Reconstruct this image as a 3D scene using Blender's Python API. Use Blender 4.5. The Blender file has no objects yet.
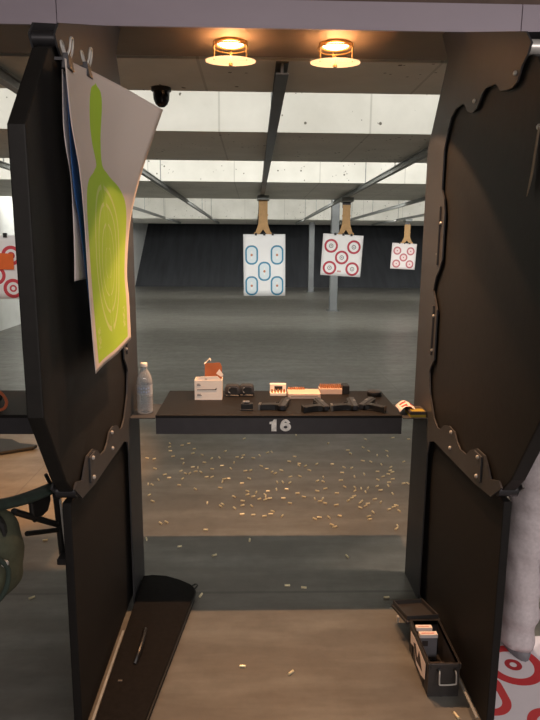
import bpy, bmesh, math, random
from mathutils import Vector, Matrix
random.seed(7)
PI = math.pi
SC = bpy.context.scene
COL = SC.collection

# ------------------------------------------------------------------ materials
def lin(h):
    h = h.lstrip('#')
    c = [int(h[i:i+2], 16)/255 for i in (0, 2, 4)]
    return tuple((v/12.92 if v <= .04045 else ((v+.055)/1.055)**2.4) for v in c) + (1,)

class NT:
    def __init__(s, name):
        s.m = bpy.data.materials.new(name); s.m.use_nodes = True
        s.t = s.m.node_tree; s.t.nodes.clear()
        s.out = s.n('ShaderNodeOutputMaterial'); s.p = s.n('ShaderNodeBsdfPrincipled')
        s.l(s.p.outputs[0], s.out.inputs[0])
    def n(s, t, **k):
        nd = s.t.nodes.new(t)
        for a, b in k.items(): setattr(nd, a, b)
        return nd
    def l(s, a, b): s.t.links.new(a, b)
    def math(s, op, a, b=None, c=None):
        nd = s.n('ShaderNodeMath', operation=op)
        for i, v in enumerate((a, b, c)):
            if v is None: continue
            if isinstance(v, (int, float)): nd.inputs[i].default_value = v
            else: s.l(v, nd.inputs[i])
        return nd.outputs[0]
    def mix(s, f, a, b):
        nd = s.n('ShaderNodeMix', data_type='RGBA')
        for i, v in ((0, f), (6, a), (7, b)):
            if isinstance(v, (int, float, tuple)): nd.inputs[i].default_value = v
            else: s.l(v, nd.inputs[i])
        return nd.outputs[2]
    def noise(s, vec, scale, detail=4, rough=.6):
        nd = s.n('ShaderNodeTexNoise'); nd.inputs['Scale'].default_value = scale
        nd.inputs['Detail'].default_value = detail; nd.inputs['Roughness'].default_value = rough
        s.l(vec, nd.inputs['Vector']); return nd.outputs['Fac']
    def ramp(s, f, lo, hi):
        nd = s.n('ShaderNodeMapRange'); s.l(f, nd.inputs[0])
        nd.inputs[1].default_value = lo; nd.inputs[2].default_value = hi; return nd.outputs[0]
    def obj(s, scale=(1, 1, 1), uv=False):
        tc = s.n('ShaderNodeTexCoord'); mp = s.n('ShaderNodeMapping'); mp.inputs['Scale'].default_value = scale
        s.l(tc.outputs['UV' if uv else 'Object'], mp.inputs[0]); return mp.outputs[0]
    def bump(s, h, st=.2, d=.01):
        b = s.n('ShaderNodeBump'); b.inputs['Strength'].default_value = st; b.inputs['Distance'].default_value = d
        s.l(h, b.inputs['Height']); s.l(b.outputs[0], s.p.inputs['Normal'])
    def set(s, **k):
        for a, v in k.items():
            i = s.p.inputs[a.replace('_', ' ')]
            if isinstance(v, (int, float, tuple)): i.default_value = v
            else: s.l(v, i)

def mat(name, c, rough=.6, metal=0., var=.12, scale=12, bump=0., stretch=(1, 1, 1), **k):
    t = NT(name); v = t.obj(stretch); f = t.noise(v, scale)
    a = lin(c); b = tuple(x*(1-var*1.6) for x in a[:3]) + (1,); d = tuple(min(1, x*(1+var)) for x in a[:3]) + (1,)
    t.set(Base_Color=t.mix(t.ramp(f, .3, .7), b, d), Roughness=rough, Metallic=metal)
    if bump: t.bump(f, bump, .004)
    for kk, vv in k.items(): t.set(**{kk: vv})
    return t.m

M = {}
M['black_panel'] = mat('black_panel', '#1b1917', .6, 0, .12, 30, .12, Specular_IOR_Level=.3)
M['plate'] = mat('brown_grey_steel_plate', '#38383a', .5, .05, .10, 8)
M['lower_panel'] = mat('dark_lower_sheet', '#171514', .6, 0, .10, 20, Specular_IOR_Level=.25)
M['steel'] = mat('zinc_steel', '#c9c6c0', .35, .45, .1, 20)
M['dark_steel'] = mat('dark_steel', '#3b3a3c', .4, .6, .1, 20)
M['galv'] = mat('galvanised_steel', '#8f9290', .5, .35, .15, 14)
M['rail_shaded'] = mat('shaded_rail_steel', '#4c4b48', .5, .3, .12, 10)  # darker copy of the rail steel, unlit underside put into the colour
M['canopy'] = mat('canopy_brown_paint', '#7d6f60', .6, 0, .08, 5)
M['header'] = mat('header_grey_lavender_paint', '#a0959f', .55, 0, .05, 3, stretch=(.4, 1, 1))
M['bulkhead'] = mat('bulkhead_brown', '#5c4a40', .7)
M['table_top'] = mat('counter_black_laminate', '#110e0d', .6, 0, .12, 25, Specular_IOR_Level=.3)
M['table_side'] = mat('counter_charcoal_edge', '#363437', .5, 0, .08, 20)
M['silver_digit'] = mat('silver_digit', '#e8e6e0', .45, 0, .15, 60)
M['wall'] = mat('pale_wall_paint', '#dcdedb', .8, 0, .08, 1.2)
M['lobby'] = mat('lobby_wall_paint', '#8d867d', .8)
M['trap'] = mat('black_rubber_trap', '#3a3c40', .85, 0, .2, 1.5, stretch=(3, .3, .3))
M['column'] = mat('grey_column_paint', '#646768', .6, 0, .08, 3)
M['cardboard'] = mat('tan_cardboard', '#c19a6b', .8, 0, .10, 12)
M['black'] = mat('black_plastic', '#191817', .45, 0, .15, 40)
M['gun_black'] = mat('gun_black_polymer', '#1b1b1b', .5, 0, .15, 60, .1)
M['gun_steel'] = mat('gun_slide_steel', '#3d3d40', .38, .4, .1, 40)
M['gun_grey'] = mat('worn_grey_steel', '#8b8781', .35, .8, .1, 40)
M['brass'] = mat('spent_brass', '#efe3bd', .28, .35, .15, 80)
M['copper'] = mat('copper_round', '#c98c62', .3, .8, .1, 60)
M['white_paper'] = mat('white_carton', '#f4e9dc', .7, 0, .03, 10)
M['kraft'] = mat('brown_carton_inside', '#a8623c', .8, 0, .1, 20)
M['pink_tray'] = mat('cream_cartridge_tray', '#dcc0ad', .6, 0, .05, 10)
M['red'] = mat('red_print', '#c23a34', .6, 0, .05)
M['orange'] = mat('orange_sheet', '#e86a2c', .7, 0, .06, 8)
M['ink'] = mat('dark_ink', '#3a3230', .7)
M['yellow'] = mat('ochre_yellow_carton', '#a08a28', .6, 0, .1)
M['olive'] = mat('olive_canvas', '#424534', .85, 0, .2, 25, .2)
M['dark_green'] = mat('dark_green_canvas', '#26332b', .85, 0, .2, 30, .2)
M['pants'] = mat('grey_trouser_cotton', '#c2babc', .9, 0, .08, 60, .15)
M['shirt'] = mat('charcoal_shirt', '#33353a', .9, 0, .1, 50)
M['skin'] = mat('skin', '#b98a6e', .55, 0, .06, 20)
M['hair'] = mat('dark_hair', '#2a211b', .7, 0, .3, 60)
M['shoe'] = mat('grey_shoe', '#77777c', .7, 0, .1, 30)
M['case'] = mat('black_nylon', '#141211', .85, 0, .2, 60, .2, Specular_IOR_Level=.15)
M['grey_box'] = mat('grey_carton', '#6e6d72', .65, 0, .06, 15)
M['dome'] = mat('black_dome', '#0d0c0c', .2)
M['tape_tan'] = mat('tan_webbing', '#8d7d68', .8)
M['mag'] = mat('dark_grey_plastic', '#2e2b2a', .5, 0, .1, 30)
M['cable'] = mat('orange_cable', '#c0653f', .5)
M['lamp_metal'] = mat('brushed_brass_trim', '#b08a55', .35, .8)
M['bottle_ink'] = mat('faded_bottle_ink', '#93a2ba', .6)
M['pale_sheet'] = mat('pale_pink_paper', '#e6dbd6', .8, 0, .04, 6)
M['blue_print'] = mat('blue_print', '#2d5f9d', .7)

def emis(name, c, s):
    t = NT(name); t.set(Base_Color=lin(c), Emission_Color=lin(c), Emission_Strength=s); return t.m
M['bulb'] = emis('halogen_glow', '#ffcf9a', 14.)
def lamp_glass():
    t = NT('frosted_lamp_glass'); tr = t.n('ShaderNodeBsdfTransparent'); mx = t.n('ShaderNodeMixShader')
    t.set(Base_Color=lin('#f1dcc0'), Emission_Color=lin('#ffc98e'), Emission_Strength=3.6, Roughness=.3)
    mx.inputs[0].default_value = .22
    t.l(tr.outputs[0], mx.inputs[1]); t.l(t.p.outputs[0], mx.inputs[2]); t.l(mx.outputs[0], t.out.inputs[0]); return t.m
M['lamp_glass'] = lamp_glass()
def clear(name, c, rough, ior):
    t = NT(name); tr = t.n('ShaderNodeBsdfTransparent'); mx = t.n('ShaderNodeMixShader')
    tr.inputs[0].default_value = lin('#dfe4e6')
    t.set(Base_Color=lin(c), Roughness=rough, IOR=ior, Specular_IOR_Level=.9)
    lw = t.n('ShaderNodeLayerWeight'); lw.inputs[0].default_value = .35
    t.l(t.math('ADD', t.math('MULTIPLY', lw.outputs['Facing'],   .6), .26), mx.inputs[0])
    t.l(tr.outputs[0], mx.inputs[1]); t.l(t.p.outputs[0], mx.inputs[2]); t.l(mx.outputs[0], t.out.inputs[0]); return t.m
M['pet'] = clear('clear_bottle_plastic', '#c6c9cc', .12, 1.5)
M['bottle_label'] = clear('faded_bottle_label', '#d8dde4', .6, 1.2)

def concrete_ceiling():
    t = NT('speckled_concrete_panel'); v = t.obj()
    base = t.mix(t.ramp(t.noise(v, 1.6, 5), .3, .7), lin('#d3d1c8'), lin('#e9e7df'))
    vo = t.n('ShaderNodeTexVoronoi'); vo.inputs['Scale'].default_value = 9; t.l(v, vo.inputs['Vector'])
    n2 = t.noise(v, 2.5, 2)
    sp = t.math('MULTIPLY', t.math('LESS_THAN', vo.outputs['Distance'], .11), t.math('GREATER_THAN', n2, .52))
    vo2 = t.n('ShaderNodeTexVoronoi'); vo2.inputs['Scale'].default_value = 17; t.l(v, vo2.inputs['Vector'])
    sp2 = t.math('MULTIPLY', t.math('LESS_THAN', vo2.outputs['Distance'], .14), t.math('GREATER_THAN', n2, .55))
    sx = t.n('ShaderNodeSeparateXYZ'); t.l(v, sx.inputs[0])
    fr = t.math('FRACT', t.math('DIVIDE', t.math('ADD', sx.outputs[0], 40.55), 1.22))
    seam = t.math('LESS_THAN', fr, .012)
    f = t.math('MAXIMUM', t.math('MAXIMUM', sp, t.math('MULTIPLY', sp2, .7)), t.math('MULTIPLY', seam, .3))
    t.set(Base_Color=t.mix(f, base, lin('#6a665c')), Roughness=.85); return t.m
M['concrete'] = concrete_ceiling()

def floor_mat():
    t = NT('worn_concrete_floor'); v = t.obj()
    vs = t.obj((.22, 1., 1.))
    n1 = t.noise(vs, 1.1, 6, .65); n2 = t.noise(v, 9, 5, .7); n3 = t.noise(t.obj((.5, 2.2, 1)), 2.4, 4, .6)
    a = t.mix(t.ramp(n1, .28, .72), lin('#5a5751'), lin('#706d66'))
    b = t.mix(t.math('MULTIPLY', t.ramp(n3, .45, .75), .6), a, lin('#8d8f89'))
    c = t.mix(t.math('MULTIPLY', t.ramp(n2, .35, .8), .35), b, lin('#3c3d3a'))
    sx = t.n('ShaderNodeSeparateXYZ'); t.l(v, sx.inputs[0])
    # sawn joints across and along the slab
    j = t.math('LESS_THAN', t.math('FRACT', t.math('DIVIDE', t.math('ADD', sx.outputs[1], .4), 3.05)), .006)
    k = t.math('LESS_THAN', t.math('FRACT', t.math('DIVIDE', t.math('ADD', sx.outputs[0], 41.2), 3.3)), .003)
    t.set(Base_Color=t.mix(t.math('MULTIPLY', t.math('MAXIMUM', j, k), .45), c, lin('#3a3a36')),
          Roughness=t.math('ADD', t.math('MULTIPLY', n2, .22), .22))
    t.bump(n2, .08, .004); return t.m
M['floor'] = floor_mat()

def sdf_print(name, paper, layers, uv=True, dirt=.04):
    """paper with printed outlines: each layer = (centres, half-box, bands, colour) in metres of the UV plane"""
    t = NT(name); v = t.obj(uv=uv); s = t.n('ShaderNodeSeparateXYZ'); t.l(v, s.inputs[0])
    col = t.mix(t.ramp(t.noise(v, 7), .3, .7), tuple(x*(1-dirt) for x in lin(paper)[:3])+(1,), lin(paper))
    for cs, (bx, by), bands, c in layers:
        acc = None
        for cx, cy in cs:
            qx = t.math('MAXIMUM', t.math('SUBTRACT', t.math('ABSOLUTE', t.math('SUBTRACT', s.outputs[0], cx)), bx), 0.)
            qy = t.math('MAXIMUM', t.math('SUBTRACT', t.math('ABSOLUTE', t.math('SUBTRACT', s.outputs[1], cy)), by), 0.)
            d = t.math('SQRT', t.math('ADD', t.math('MULTIPLY', qx, qx), t.math('MULTIPLY', qy, qy)))
            for r0, r1 in bands:
                m = t.math('MULTIPLY', t.math('GREATER_THAN', d, r0), t.math('LESS_THAN', d, r1))
                acc = m if acc is None else t.math('MAXIMUM', acc, m)
        col = t.mix(acc, col, lin(c))
    t.set(Base_Color=col, Roughness=.75); return t.m
five_b = [(-.212, .17), (.212, .17), (0, -.10), (-.215, -.34), (.212, -.34)]
M['blue_target'] = sdf_print('blue_oval_print', '#ffffff', [
    (five_b, (.010, .062), [(.0, .070)], '#eaf5fa'), (five_b, (.010, .062), [(.070, .097)], '#4590b4'),
    (five_b, (0, 0), [(-1, .02)], '#c88b6d')])
five_r = [(-.195, .15), (.195, .15), (0, -.035), (-.195, -.22), (.195, -.22)]
red_layers = [(five_r, (0, 0), [(.082, .116)], '#c04050'), (five_r, (0, 0), [(.026, .036), (-1, .01)], '#5c4a4a'), ([(-.03, -.27)], (.03, .01), [(-1, .004)], '#e0a5a5')]
M['red_target'] = sdf_print('red_ring_print', '#fffdfc', red_layers)
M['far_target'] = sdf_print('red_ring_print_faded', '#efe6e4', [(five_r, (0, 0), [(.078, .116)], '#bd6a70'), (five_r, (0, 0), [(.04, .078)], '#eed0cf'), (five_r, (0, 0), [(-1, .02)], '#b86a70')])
five_l = [(-.156, .112), (.156, .112), (0, -.075), (-.156, -.20), (.156, -.20)]
M['left_target'] = sdf_print('red_ring_print_bold', '#f2eeee', [(five_l, (0, 0), [(.06, .092)], '#cf4650'), (five_l, (0, 0), [(-1, .034)], '#cf4650'), (five_l, (0, 0), [(-1, .018)], '#f2eeee')])
# floor sheet : big rings
M['floor_sheet'] = sdf_print('big_red_ring_print', '#e3dade', [
    ([(-.12, .19), (.20, .19)], (0, 0), [(.080, .118)], '#c8363a'), ([(-.12, .19), (.20, .19)], (0, 0), [(.014, .034)], '#b03036'),
    ([(-.325, .045), (-.085, -.155)], (.035, .035), [(.045, .078)], '#cc3f40')])

# green silhouette sheet in UV 0..1 (u across, v up)
def green_sheet():
    t = NT('green_silhouette_print'); v = t.obj(uv=True); s = t.n('ShaderNodeSeparateXYZ'); t.l(v, s.inputs[0])
    U, V = s.outputs[0], s.outputs[1]
    cu = t.math('ABSOLUTE', t.math('SUBTRACT', U, .5))
    # half width of the figure as a function of height
    hw = t.n('ShaderNodeFloatCurve'); t.l(V, hw.inputs['Value'])
    c = hw.mapping.curves[0]
    pts = [(0, .37), (.04, .39), (.42, .40), (.56, .37), (.63, .29), (.68, .12), (.72, .05), (.80, .065), (.88, .075), (.94, .055), (.965, .0), (1, 0)]
    c.points[0].location = pts[0]; c.points[-1].location = pts[-1]
    for p in pts[1:-1]: c.points.new(*p)
    for p in c.points: p.handle_type = 'AUTO_CLAMPED'
    hw.mapping.update()
    body = t.math('MULTIPLY', t.math('LESS_THAN', cu, hw.outputs[0]), t.math('GREATER_THAN', V, .035))
    # nested rings
    dv = t.math('SUBTRACT', V, .37)
    ringacc = None
    for a, b in ((.07, .05), (.13, .12), (.19, .19), (.25, .255), (.045, .3)):
        e = t.math('SQRT', t.math('ADD', t.math('POWER', t.math('ABSOLUTE', t.math('DIVIDE', t.math('SUBTRACT', U, .5), a)), 2.), t.math('POWER', t.math('ABSOLUTE', t.math('DIVIDE', dv, b)), 2.)))
        r = t.math('LESS_THAN', t.math('ABSOLUTE', t.math('SUBTRACT', e, 1.)), .035)
        ringacc = r if ringacc is None else t.math('MAXIMUM', ringacc, r)
    ringacc = t.math('MULTIPLY', ringacc, t.math('GREATER_THAN', cu, .02))
    marks = t.math('MULTIPLY', t.math('LESS_THAN', t.math('ABSOLUTE', t.math('SUBTRACT', cu, .32)), .03), t.math('LESS_THAN', t.math('ABSOLUTE', t.math('SUBTRACT', V, .12)), .035))
    marks = t.math('MULTIPLY', marks, t.math('GREATER_THAN', t.noise(v, 60, 2), .5))
    col = t.mix(body, lin('#d6c9bf'), lin('#aed23a'))
    col = t.mix(t.math('MULTIPLY', t.math('MAXIMUM', ringacc, marks), .6), col, lin('#d6dc9a'))
    t.set(Base_Color=col, Roughness=.7); return t.m
M['green_sheet'] = green_sheet()

# ------------------------------------------------------------------ mesh helpers
def box(bm, x0, x1, y0, y1, z0, z1, bev=0, seg=2):
    vs = [bm.verts.new((x, y, z)) for z in (z0, z1) for y in (y0, y1) for x in (x0, x1)]
    fs = [bm.faces.new([vs[i] for i in q]) for q in ((0, 2, 3, 1), (4, 5, 7, 6), (0, 1, 5, 4), (2, 6, 7, 3), (0, 4, 6, 2), (1, 3, 7, 5))]
    if bev:
        bmesh.ops.bevel(bm, geom=list({e for f in fs for e in f.edges}), offset=bev, segments=seg, profile=.5, affect='EDGES')
    return vs
def prism(bm, pts, axis, a, b, bev=0):
    """closed 2-D outline extruded along an axis; pts are the two other coordinates in order"""
    def P(p, t):
        return {'x': (t, p[0], p[1]), 'y': (p[0], t, p[1]), 'z': (p[0], p[1], t)}[axis]
    A = [bm.verts.new(P(p, a)) for p in pts]; B = [bm.verts.new(P(p, b)) for p in pts]
    n = len(pts); fs = [bm.faces.new(A), bm.faces.new(B[::-1])]
    for i in range(n): fs.append(bm.faces.new([A[i], B[i], B[(i+1) % n], A[(i+1) % n]]))
    if bev:
        es = [e for e in set(fs[0].edges) | set(fs[1].edges)]
        bmesh.ops.bevel(bm, geom=es, offset=bev, segments=2, profile=.5, affect='EDGES')
    bmesh.ops.recalc_face_normals(bm, faces=bm.faces[:])
def lathe(bm, prof, c=(0, 0, 0), seg=24, cap=True, ax='z'):
    rings = []
    for r, h in prof:
        ring = []
        for i in range(seg):
            a = 2*PI*i/seg; u, v = r*math.cos(a), r*math.sin(a)
            p = {'z': (u, v, h), 'y': (u, h, v), 'x': (h, u, v)}[ax]
            ring.append(bm.verts.new((c[0]+p[0], c[1]+p[1], c[2]+p[2])))
        rings.append(ring)
    for a, b in zip(rings, rings[1:]):
        for i in range(seg): bm.faces.new([a[i], a[(i+1) % seg], b[(i+1) % seg], b[i]])
    if cap:
        bm.faces.new(rings[0][::-1]); bm.faces.new(rings[-1])
    bmesh.ops.recalc_face_normals(bm, faces=bm.faces[:])
def loft(bm, secs, cap=True):
    """secs: list of rings (lists of 3-D points)"""
    R = [[bm.verts.new(p) for p in s] for s in secs]; n = len(R[0])
    for a, b in zip(R, R[1:]):
        for i in range(n): bm.faces.new([a[i], a[(i+1) % n], b[(i+1) % n], b[i]])
    if cap: bm.faces.new(R[0][::-1]); bm.faces.new(R[-1])
    bmesh.ops.recalc_face_normals(bm, faces=bm.faces[:])
def tube(bm, pts, r, seg=10, closed=False, flat=1.):
    pts = [Vector(p) for p in pts]; n = len(pts); secs = []; prev = None
    for i, p in enumerate(pts):
        if closed: t = (pts[(i+1) % n]-pts[i-1])
        else: t = pts[min(i+1, n-1)]-pts[max(i-1, 0)]
        t.normalize()
        if prev is None:
            u = t.cross(Vector((0, 0, 1)));
            if u.length < 1e-3: u = t.cross(Vector((1, 0, 0)))
        else: u = prev-t*prev.dot(t)
        u.normalize(); prev = u; w = t.cross(u)
        rr = r[i] if isinstance(r, (list, tuple)) else r
        secs.append([p+u*rr*math.cos(2*PI*k/seg)+w*rr*flat*math.sin(2*PI*k/seg) for k in range(seg)])
    if closed:
        R = [[bm.verts.new(p) for p in s] for s in secs]
        for i in range(n):
            a, b = R[i], R[(i+1) % n]
            for k in range(seg): bm.faces.new([a[k], a[(k+1) % seg], b[(k+1) % seg], b[k]])
        bmesh.ops.recalc_face_normals(bm, faces=bm.faces[:])
    else: loft(bm, secs)
def smooth_path(pts, n=6):
    pts = [Vector(p) for p in pts]; out = []
    P = [pts[0]]+pts+[pts[-1]]
    for i in range(1, len(P)-2):
        for k in range(n):
            t = k/n; a, b, c, d = P[i-1], P[i], P[i+1], P[i+2]
            out.append(.5*((2*b)+(c-a)*t+(2*a-5*b+4*c-d)*t*t+(3*b-a-3*c+d)*t**3))
    out.append(pts[-1]); return out
def rrect(w, h, r, n=5, cx=0, cy=0):
    out = []
    for sx, sy, a0 in ((1, 1, 0), (-1, 1, 90), (-1, -1, 180), (1, -1, 270)):
        for k in range(n+1):
            a = math.radians(a0+90*k/n); out.append((cx+sx*(w/2-r)+r*math.cos(a), cy+sy*(h/2-r)+r*math.sin(a)))
    return out

def root_loc(o):
    v = Vector((0, 0, 0))
    while o is not None: v += o.location; o = o.parent
    return v
def obj(name, bm, m, parent=None, smooth=False, label=None, sharp=35, origin=None):
    """link the bmesh (given in world coordinates) as one mesh object"""
    if parent is not None:
        o0 = root_loc(parent)
    elif origin is not None: o0 = Vector(origin)
    else:
        xs = [v.co for v in bm.verts]
        o0 = Vector(((min(v.x for v in xs)+max(v.x for v in xs))/2, (min(v.y for v in xs)+max(v.y for v in xs))/2, min(v.z for v in xs)))
    bmesh.ops.translate(bm, verts=bm.verts[:], vec=-o0)
    me = bpy.data.meshes.new(name); bm.to_mesh(me); bm.free()
    ms = m if isinstance(m, (list, tuple)) else [m]
    for x in ms: me.materials.append(x)
    if smooth:
        me.polygons.foreach_set('use_smooth', [True]*len(me.polygons))
        try: me.set_sharp_from_angle(angle=math.radians(sharp))
        except Exception: pass
    o = bpy.data.objects.new(name, me); COL.objects.link(o)
    if parent is not None: o.parent = parent
    else: o.location = o0
    if label: o['label'] = label
    return o
def tag(o, label, cat, group=None, kind=None):
    if label: o['label'] = label
    if cat: o['category'] = cat
    if group: o['group'] = group
    if kind: o['kind'] = kind
    return o
def thing(name, label, cat, loc=(0, 0, 0), group=None):
    o = bpy.data.objects.new(name, None); COL.objects.link(o); o.location = loc; o.empty_display_size = .05
    return tag(o, label, cat, group)
def struct(name, bm, m, label=None, cat=None):
    o = obj(name, bm, m, origin=(0, 0, 0)); o['kind'] = 'structure'
    if label: tag(o, label, cat)
    return o
def dup(root, label=None, loc=None, rotz=None):
    r = root.copy(); COL.objects.link(r)
    if label: r['label'] = label
    if loc: r.location = loc
    if rotz is not None: r.rotation_euler = (0, 0, rotz)
    for ch in list(root.children):
        c = ch.copy(); COL.objects.link(c); c.parent = r
        for g in list(ch.children):
            d = g.copy(); COL.objects.link(d); d.parent = c
    return r
B = bmesh.new

# ------------------------------------------------------------------ the setting
XL, XR, YB, CEIL = -4.95, 9.0, 25.3, 3.3
bm = B(); box(bm, XL-.1, XR+.1, -4, 30, -.15, 0)
struct('floor', bm, M['floor'], 'worn grey concrete slab of the firing range', 'floor')
bm = B(); box(bm, XL-.2, XL, 3.0, 30, 0, CEIL); struct('wall_left', bm, M['wall'], 'pale grey side wall of the range', 'wall')
bm = B(); box(bm, XR, XR+.2, 3.0, 30, 0, CEIL); struct('wall_right', bm, M['wall'], 'pale grey far right side wall of the range', 'wall')
bm = B(); prism(bm, [(YB, 0), (YB+.4, 0), (YB+5.4, CEIL), (YB+4.4, CEIL)], 'x', XL, XR)
struct('wall_back', bm, M['trap'], 'black rubber bullet trap sloping up at the end of the range', 'bullet trap')
bm = B(); box(bm, XL-.2, XR+.2, 3.1, 31, CEIL, CEIL+.15); struct('ceiling', bm, M['concrete'], 'concrete ceiling above the baffles', 'ceiling')
# overhead baffles, each a deep concrete box hanging from the ceiling
ZB = 2.56
for i, (a, b) in enumerate(((3.2, 3.82), (5.09, 6.75), (8.87, 11.95), (19.0, 25.2))):
    bm = B(); box(bm, XL, XR, a, b, ZB, CEIL)
    struct('trim_%d' % (i+1), bm, M['concrete'], ['nearest', 'second', 'third', 'farthest'][i]+' concrete ceiling baffle across the range', 'baffle')
# lobby behind the camera
bm = B(); box(bm, XL, -4.75, -4, 3.0, 0, 3.0); struct('wall_left_lobby', bm, M['lobby'])
bm = B(); box(bm, XR-.2, XR, -4, 3.0, 0, 3.0); struct('wall_right_lobby', bm, M['lobby'])
bm = B(); box(bm, XL, XR, -4.2, -4, 0, 3.0); struct('wall_rear', bm, M['lobby'])
bm = B(); box(bm, XL, XR, -4.2, 2.72, 3.0, 3.1); struct('ceiling_lobby', bm, M['lobby'])
# canopy over the firing counters: lavender-grey front face, brown underside
CY0, CY1, CZ = 2.66, 3.045, 2.53
bm = B(); box(bm, XL, XR, CY0+.012, CY1, CZ, CZ+.03); struct('trim_5', bm, M['canopy'], 'brown underside of the canopy over the firing counters', 'canopy')
bm = B()
seams = [XL, -2.64, -.80, 1.10, 2.9, 4.8, 6.8, XR]
for a, b in zip(seams, seams[1:]): box(bm, a+.0015, b-.0015, CY0, CY0+.012, CZ-.002, 2.637, .001, 1)
struct('trim_6', bm, M['header'], 'lavender grey fascia along the canopy front', 'fascia')
bm = B(); box(bm, XL, XR, CY0+.03, CY0+.10, 2.60, 3.1); struct('trim_7', bm, M['bulkhead'], 'brown bulkhead above the canopy fascia', 'bulkhead')

bm = B(); box(bm, XL, XR, 19.0, 19.06, ZB-.07, ZB); struct('trim_8', bm, M['concrete'], 'low added lip hiding the fill light under the farthest baffle', 'added lip')  # added lip, keeps the fill light behind it out of view
# support columns downrange
for x, y, lab in ((2.10, 15.9, 'grey steel column standing just behind the red ringed target'), (2.14, 22.7, 'grey steel column farther back near the black bullet trap, between the two bigger targets')):
    t = thing('support_column', lab, 'column', (x, y, 0), 'steel columns downrange')
    bm = B(); box(bm, x-.10, x+.10, y-.10, y+.10, .012, ZB if y > 19 else CEIL, .012, 1); obj('shaft', bm, M['column'], t)
    bm = B(); box(bm, x-.16, x+.16, y-.16, y+.16, 0, .015); obj('base_plate', bm, M['column'], t)

# ------------------------------------------------------------------ stall dividers
K = 1.155
def S(y, z): return (y*K, 1.65+(z-1.65)*K)
upper = [(1.613,2.187),(1.577,2.150),(1.596,2.126),(1.621,2.110),(1.644,2.076),(1.672,2.068),(1.700,2.070),(1.754,2.080),(1.775,2.098),(1.795,2.108),(1.863,2.114),(1.893,2.104),(1.906,2.091),(1.930,2.074),(1.953,2.068),(1.985,2.071),(2.017,2.083),(2.040,2.105),(2.060,2.114),(2.129,2.113),(2.178,2.094),(2.212,2.044),(2.236,1.997),(2.236,1.860),(2.202,1.825),(2.184,1.778),(2.184,1.610),(2.213,1.570),(2.245,1.545),(2.268,1.495),(2.240,1.465),(2.207,1.425),(2.207,1.236),(2.241,1.207),(2.258,1.180),(2.232,1.095),(2.167,1.020),(2.122,.998),(2.085,1.002),(2.050,1.028),(1.991,1.044),(1.935,1.040),(1.905,1.015),(1.870,1.000),(1.813,1.003),(1.780,1.030),(1.730,1.052),(1.666,1.052),(1.640,1.030),(1.612,1.000),(1.555,1.018),(1.535,1.005),(1.600,.952),(1.735,.940),(2.150,.936),(2.205,.915),(2.226,.860),(2.226,.235),(2.450,.221)]
plate_pts = [S(*p) for p in upper[:-2]] + [(2.57, 0.0), (2.83, 0.0), (2.825, 2.088), (2.60, 2.403), (2.70, CZ), (CY0, CZ-.004)]
bolts = [(1.962,1.030),(1.962,.974),(1.700,1.035),(1.700,.975),(1.655,2.10),(1.95,2.098),(2.215,1.74),(2.235,1.63),(2.238,1.40),(2.238,1.27)]
octo = [(1.585,1.945),(1.585,1.19),(1.74,.945),(1.80,.885),(2.54,.885),(2.68,1.01),(2.68,2.08),(2.56,2.21),(1.86,2.21),(1.80,2.185)]
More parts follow.
